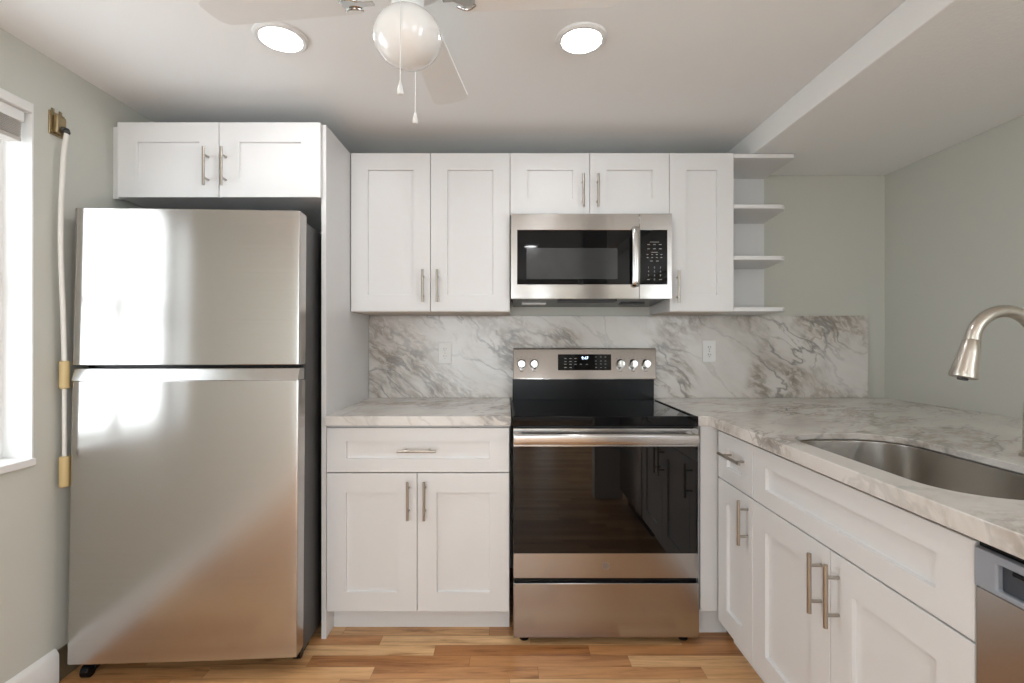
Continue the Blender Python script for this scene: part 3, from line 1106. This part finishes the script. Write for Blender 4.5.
bm = lathe(BM(), [(0, 0.1058), (0.012, 0.1058), (0.011, 0.1115), (0, 0.1115)], end, dirn, 20)
obj('nozzle', bm, M['dark'], hd)
bm = BM()
cyl(bm, (fx, fy - 0.02, CT1 + 0.10), (fx, fy - 0.055, CT1 + 0.10), 0.016, 20)
tube(bm, [(fx, fy - 0.05, CT1 + 0.10), (fx + 0.005, fy - 0.085, CT1 + 0.13), (fx + 0.01, fy - 0.115, CT1 + 0.17)], [0.010, 0.008, 0.007], 14)
obj('lever', bm, M['faucet'], t)

# ------------------------------------------------------------------ refrigerator (built about its own base, then turned a little)
t = thing('refrigerator', 'tall stainless top-freezer refrigerator against the left wall', 'refrigerator')
W = 0.815
hw = W / 2
ZB, ZS, ZT = 0.078, 1.152, 1.727


def door_outline(bulge=0.004, th=0.072, rl=0.02, rr=0.004):
    pts = [(-hw, th), (hw, th)]
    n = 26
    for k in range(5):
        a = PI / 2 * k / 4
        pts.append((hw - rr + rr * math.cos(a), rr - rr * math.sin(a) + bulge))
    for k in range(0, n + 1):
        x = hw - rr - (W - rl - rr) * k / n
        x = x - 0.0015 if k == 0 else x + 0.0015 if k == n else x
        pts.append((x, bulge * (2 * x / W) ** 2))
    for k in range(9):
        a = PI / 2 + PI / 2 * k / 8
        pts.append((-hw + rl + rl * math.cos(a), rl - rl * math.sin(a) + bulge))
    return pts


PZ = lambda a, b, h: Vector((a, b, h))
obj('freezer_door', prism(BM(), door_outline(), PZ, ZS, ZT), M['steel'], t, smooth=25, bevel=0.002)
fd = obj('fridge_door', prism(BM(), door_outline(), PZ, ZB, 1.094), M['steel'], t, smooth=25, bevel=0.002)
bm = BM()
prism(bm, [(0.005, 1.0942), (0.022, 1.139), (0.072, 1.139), (0.072, 1.0942)], lambda a, b, h: Vector((h, a, b)), -hw + 0.004, hw - 0.004)
obj('grip_strip', bm, M['steel_bright'], fd, bevel=0.0015)
obj('door_gasket', bx(-hw + 0.012, hw - 0.012, 0.0725, 0.0835, ZB + 0.01, ZT - 0.012), M['black'], t)
obj('body', bx(-hw + 0.007, hw - 0.007, 0.084, 0.752, 0.045, ZT - 0.022), M['dark'], t, bevel=0.006)
for x, yf_ in ((-hw + 0.04, 0.06), (hw - 0.04, 0.13)):
    bm = cyl(BM(), (x - 0.014, yf_, 0.024), (x + 0.014, yf_, 0.024), 0.024, 20)
    box(bm, x - 0.02, x + 0.02, yf_ + 0.01, yf_ + 0.06, 0.02, 0.05)
    obj('front_foot', bm, M['black'], t, bevel=0.002)
for x in (-hw + 0.06, hw - 0.06):
    bm = cyl(BM(), (x - 0.014, 0.70, 0.0385), (x + 0.014, 0.70, 0.0385), 0.0235, 20)
    obj('rear_roller', bm, M['black'], t)
yaw = math.radians(3.0)
fr, fl = Vector((-0.7675, -0.868)), None
cxr = fr - Vector((math.cos(yaw), math.sin(yaw))) * hw
t.location = (cxr.x - 0.008, cxr.y - 0.008, 0.002)
t.rotation_euler = (math.radians(-1.2), 0, yaw)      # leans back a little on its front feet

# ------------------------------------------------------------------ shutter crank on the left wall
cy_ = -0.889
zc = CZ + 0.781
t = thing('shutter_crank', 'brass gear bracket with hanging white crank rod on the left wall', 'crank', (WX, cy_, zc))
bm = bx(WX + 0.0003, WX + 0.006, cy_ - 0.030, cy_ + 0.030, zc - 0.042, zc + 0.042)
pl = obj('wall_plate', bm, M['brass'], t, bevel=0.002)
obj('gearbox', bx(WX + 0.006, WX + 0.022, cy_ - 0.018, cy_ + 0.020, zc - 0.034, zc + 0.030), M['brass'], t, bevel=0.004)
bm = BM()
for dy in (-0.022, 0.022):
    for dz in (-0.034, 0.034):
        obj('screw', cyl(BM(), (WX + 0.005, cy_ + dy, zc + dz), (WX + 0.009, cy_ + dy, zc + dz), 0.005, 12), M['brass'], pl)
for dy in (-0.014, 0.016):
    obj('lug', bx(WX + 0.0005, WX + 0.004, cy_ + dy - 0.005, cy_ + dy + 0.005, zc + 0.04, zc + 0.054), M['brass'], pl)
bm = BM()
cyl(bm, (WX + 0.021, cy_ + 0.006, zc - 0.016), (WX + 0.036, cy_ + 0.004, zc - 0.022), 0.012, 18)
lathe(bm, [(0, -0.010), (0.007, -0.008), (0.010, 0), (0.007, 0.008), (0, 0.010)], (WX + 0.038, cy_ + 0.004, zc - 0.026), (0, 0, 1), 16)
obj('joint', bm, M['dark'], t)
rxx = WX + 0.034
path = smooth_path([(rxx + 0.003, cy_ + 0.004, zc - 0.030), (rxx, cy_ - 0.004, zc - 0.10), (rxx - 0.004, cy_ - 0.010, zc - 0.26), (rxx - 0.005, cy_ - 0.012, zc - 0.45), (rxx - 0.004, cy_ - 0.004, zc - 0.68), (rxx - 0.003, cy_ + 0.001, CZ - 0.085)], 6)
rd = obj('rod', tube(BM(), path, 0.0082, 14), M['rod'], t)


def grip(z1, z0, x, y, r):
    bm = lathe(BM(), [(0, 0), (r * 0.8, 0), (r, 0.004), (r, z1 - z0 - 0.004), (r * 0.8, z1 - z0), (0, z1 - z0)], (x, y, z0), (0, 0, 1), 20)
    return obj('grip', bm, M['tan'], t, label='tan plastic crank grip')


gx_, gy_ = rxx - 0.003, cy_ + 0.001
grip(CZ - 0.076, CZ - 0.176, gx_, gy_, 0.0155)
obj('crank_arm', cyl(BM(), (gx_, gy_, CZ - 0.43), (gx_ - 0.001, gy_, CZ - 0.17), 0.007, 14), M['rod'], t)
grip(CZ - 0.422, CZ - 0.533, gx_, gy_, 0.016)

# ------------------------------------------------------------------ recessed lights
def downlight(x, y, label):
    t = thing('recessed_light', label, 'ceiling light', (x, y, HC))
    bm = lathe(BM(), [(0.0645, -0.0025), (0.067, -0.010), (0.078, -0.011), (0.085, -0.007), (0.087, -0.0005), (0.0645, -0.0005), (0.0645, -0.0025)], (x, y, HC), (0, 0, 1), 48)
    obj('trim_ring', bm, M['fanwhite'], t)
    bm = lathe(BM(), [(0, -0.0042), (0.064, -0.0038), (0.064, -0.001), (0, -0.001)], (x, y, HC), (0, 0, 1), 48)
    obj('lens', bm, M['lens'], t, label='glowing white lens')


downlight(-0.757, -1.033, 'round recessed ceiling light above the refrigerator, left of the fan')
downlight(0.246, -1.025, 'round recessed ceiling light right of the fan, above the stove')
downlight(-0.757, -3.3, 'round recessed ceiling light added out of view behind the camera, left')  # extra lamp added behind the camera for fill
downlight(0.246, -3.3, 'round recessed ceiling light added out of view behind the camera, right')  # second added fill lamp, also unseen

# ------------------------------------------------------------------ ceiling fan
hx, hy = -0.243, -1.475
zb = CZ + 0.822
t = thing('ceiling_fan', 'white four-blade ceiling fan with a round glass globe light', 'fan', (hx, hy, HC))
C3 = (hx, hy, 0)
obj('canopy', lathe(BM(), [(0, HC - 0.0005), (0.075, HC - 0.0005), (0.075, HC - 0.015), (0.062, HC - 0.04), (0.05, HC - 0.05), (0, HC - 0.05)], C3, (0, 0, 1), 40), M['fanwhite'], t)
obj('motor_housing', lathe(BM(), [(0, HC - 0.05), (0.085, HC - 0.052), (0.102, HC - 0.07), (0.105, HC - 0.11), (0.095, zb + 0.05), (0.07, zb + 0.04), (0, zb + 0.04)], C3, (0, 0, 1), 40), M['fanwhite'], t)
lk = obj('light_kit', lathe(BM(), [(0, zb + 0.04), (0.043, zb + 0.04), (0.043, zb + 0.014), (0.039, zb + 0.010), (0.039, zb - 0.034), (0, zb - 0.034)], C3, (0, 0, 1), 36), M['fanwhite'], t)
gr = 0.0815
gc = CZ + 0.732
prof = []
for k in range(25):
    a = math.radians(152 - k * 152 / 24)
    prof.append((gr * math.sin(a) * (1.0 if a < PI / 2 else 1.0), gc - gr * 0.84 * math.cos(a)))
prof = prof[::-1]
prof[0] = (0, prof[0][1])
obj('globe', lathe(BM(), prof, C3, (0, 0, 1), 48), M['globe'], t)
for k in range(4):
    ang = math.radians(84.5 - 90 * k)
    ca, sa = math.cos(ang), math.sin(ang)
    pitch = math.radians(-8)

    def PB(r, w, n, ca=ca, sa=sa):
        zz = zb + 0.004 + w * math.sin(pitch) + n
        ww = w * math.cos(pitch)
        return Vector((hx + ca * r - sa * ww, hy + sa * r + ca * ww, zz))
    R0, R1, w0, w1_ = 0.13, 0.515, 0.046, 0.060
    poly = [(R0, -w0), (R1 - 0.03, -w1_)]
    for q in range(9):
        a = -PI / 2 + PI * q / 8
        poly.append((R1 - 0.03 + 0.028 * math.cos(a), w1_ * math.sin(a) if abs(math.sin(a)) > 0.999 else w1_ * (0.995 * math.sin(a) if abs(q - 4) > 3 else math.copysign(min(1, abs(math.sin(a)) ** 0.6), math.sin(a)))))
    poly += [(R1 - 0.03, w1_), (R0, w0)]
    seen = []
    for p_ in poly:
        if not seen or (abs(p_[0] - seen[-1][0]) + abs(p_[1] - seen[-1][1])) > 1e-4:
            seen.append(p_)
    bl = obj('blade', prism(BM(), seen, PB, -0.003, 0.003), M['fanblade'], t)
    bm = BM()
    prism(bm, [(0.085, -0.008), (0.11, -0.008), (0.135, -0.024), (0.16, -0.020), (0.165, 0.0), (0.16, 0.020), (0.135, 0.024), (0.11, 0.008), (0.085, 0.008)], PB, -0.0075, -0.0032)
    for wq in (-0.02, 0.02):
        tube(bm, [PB(0.118 + 0.045 * q / 6, wq + 0.012 * math.sin(q / 6 * PI), -0.009) for q in range(7)], 0.003, 8)
    obj('blade_iron', bm, M['chrome'], t)


def chain(px, pyb, yoff, label):
    s = F / (D + hy + yoff)
    x = (px - 508) / s
    zbot = CZ + (340 - pyb) / s
    zt_ = zb - 0.02
    y = hy + yoff
    bm = tube(BM(), [(x, y, zbot + 0.03), (x, y, zt_)], 0.0011, 8)
    if abs(x - hx) < 0.2:
        tube(bm, [(x, y, zt_), (hx + (x - hx) * 0.3, hy + yoff * 0.4, zt_ + 0.003)], 0.0011, 8)
    ch = obj('pull_chain', bm, M['fanwhite'], t)
    bm = lathe(BM(), [(0, 0), (0.0062, 0.001), (0.0072, 0.006), (0.0045, 0.020), (0.002, 0.030), (0, 0.031)], (x, y, zbot), (0, 0, 1), 18)
    obj('pull', bm, M['fanwhite'], ch)


chain(400.3, 95, -0.088, '')
chain(415.2, 124, 0.088, '')
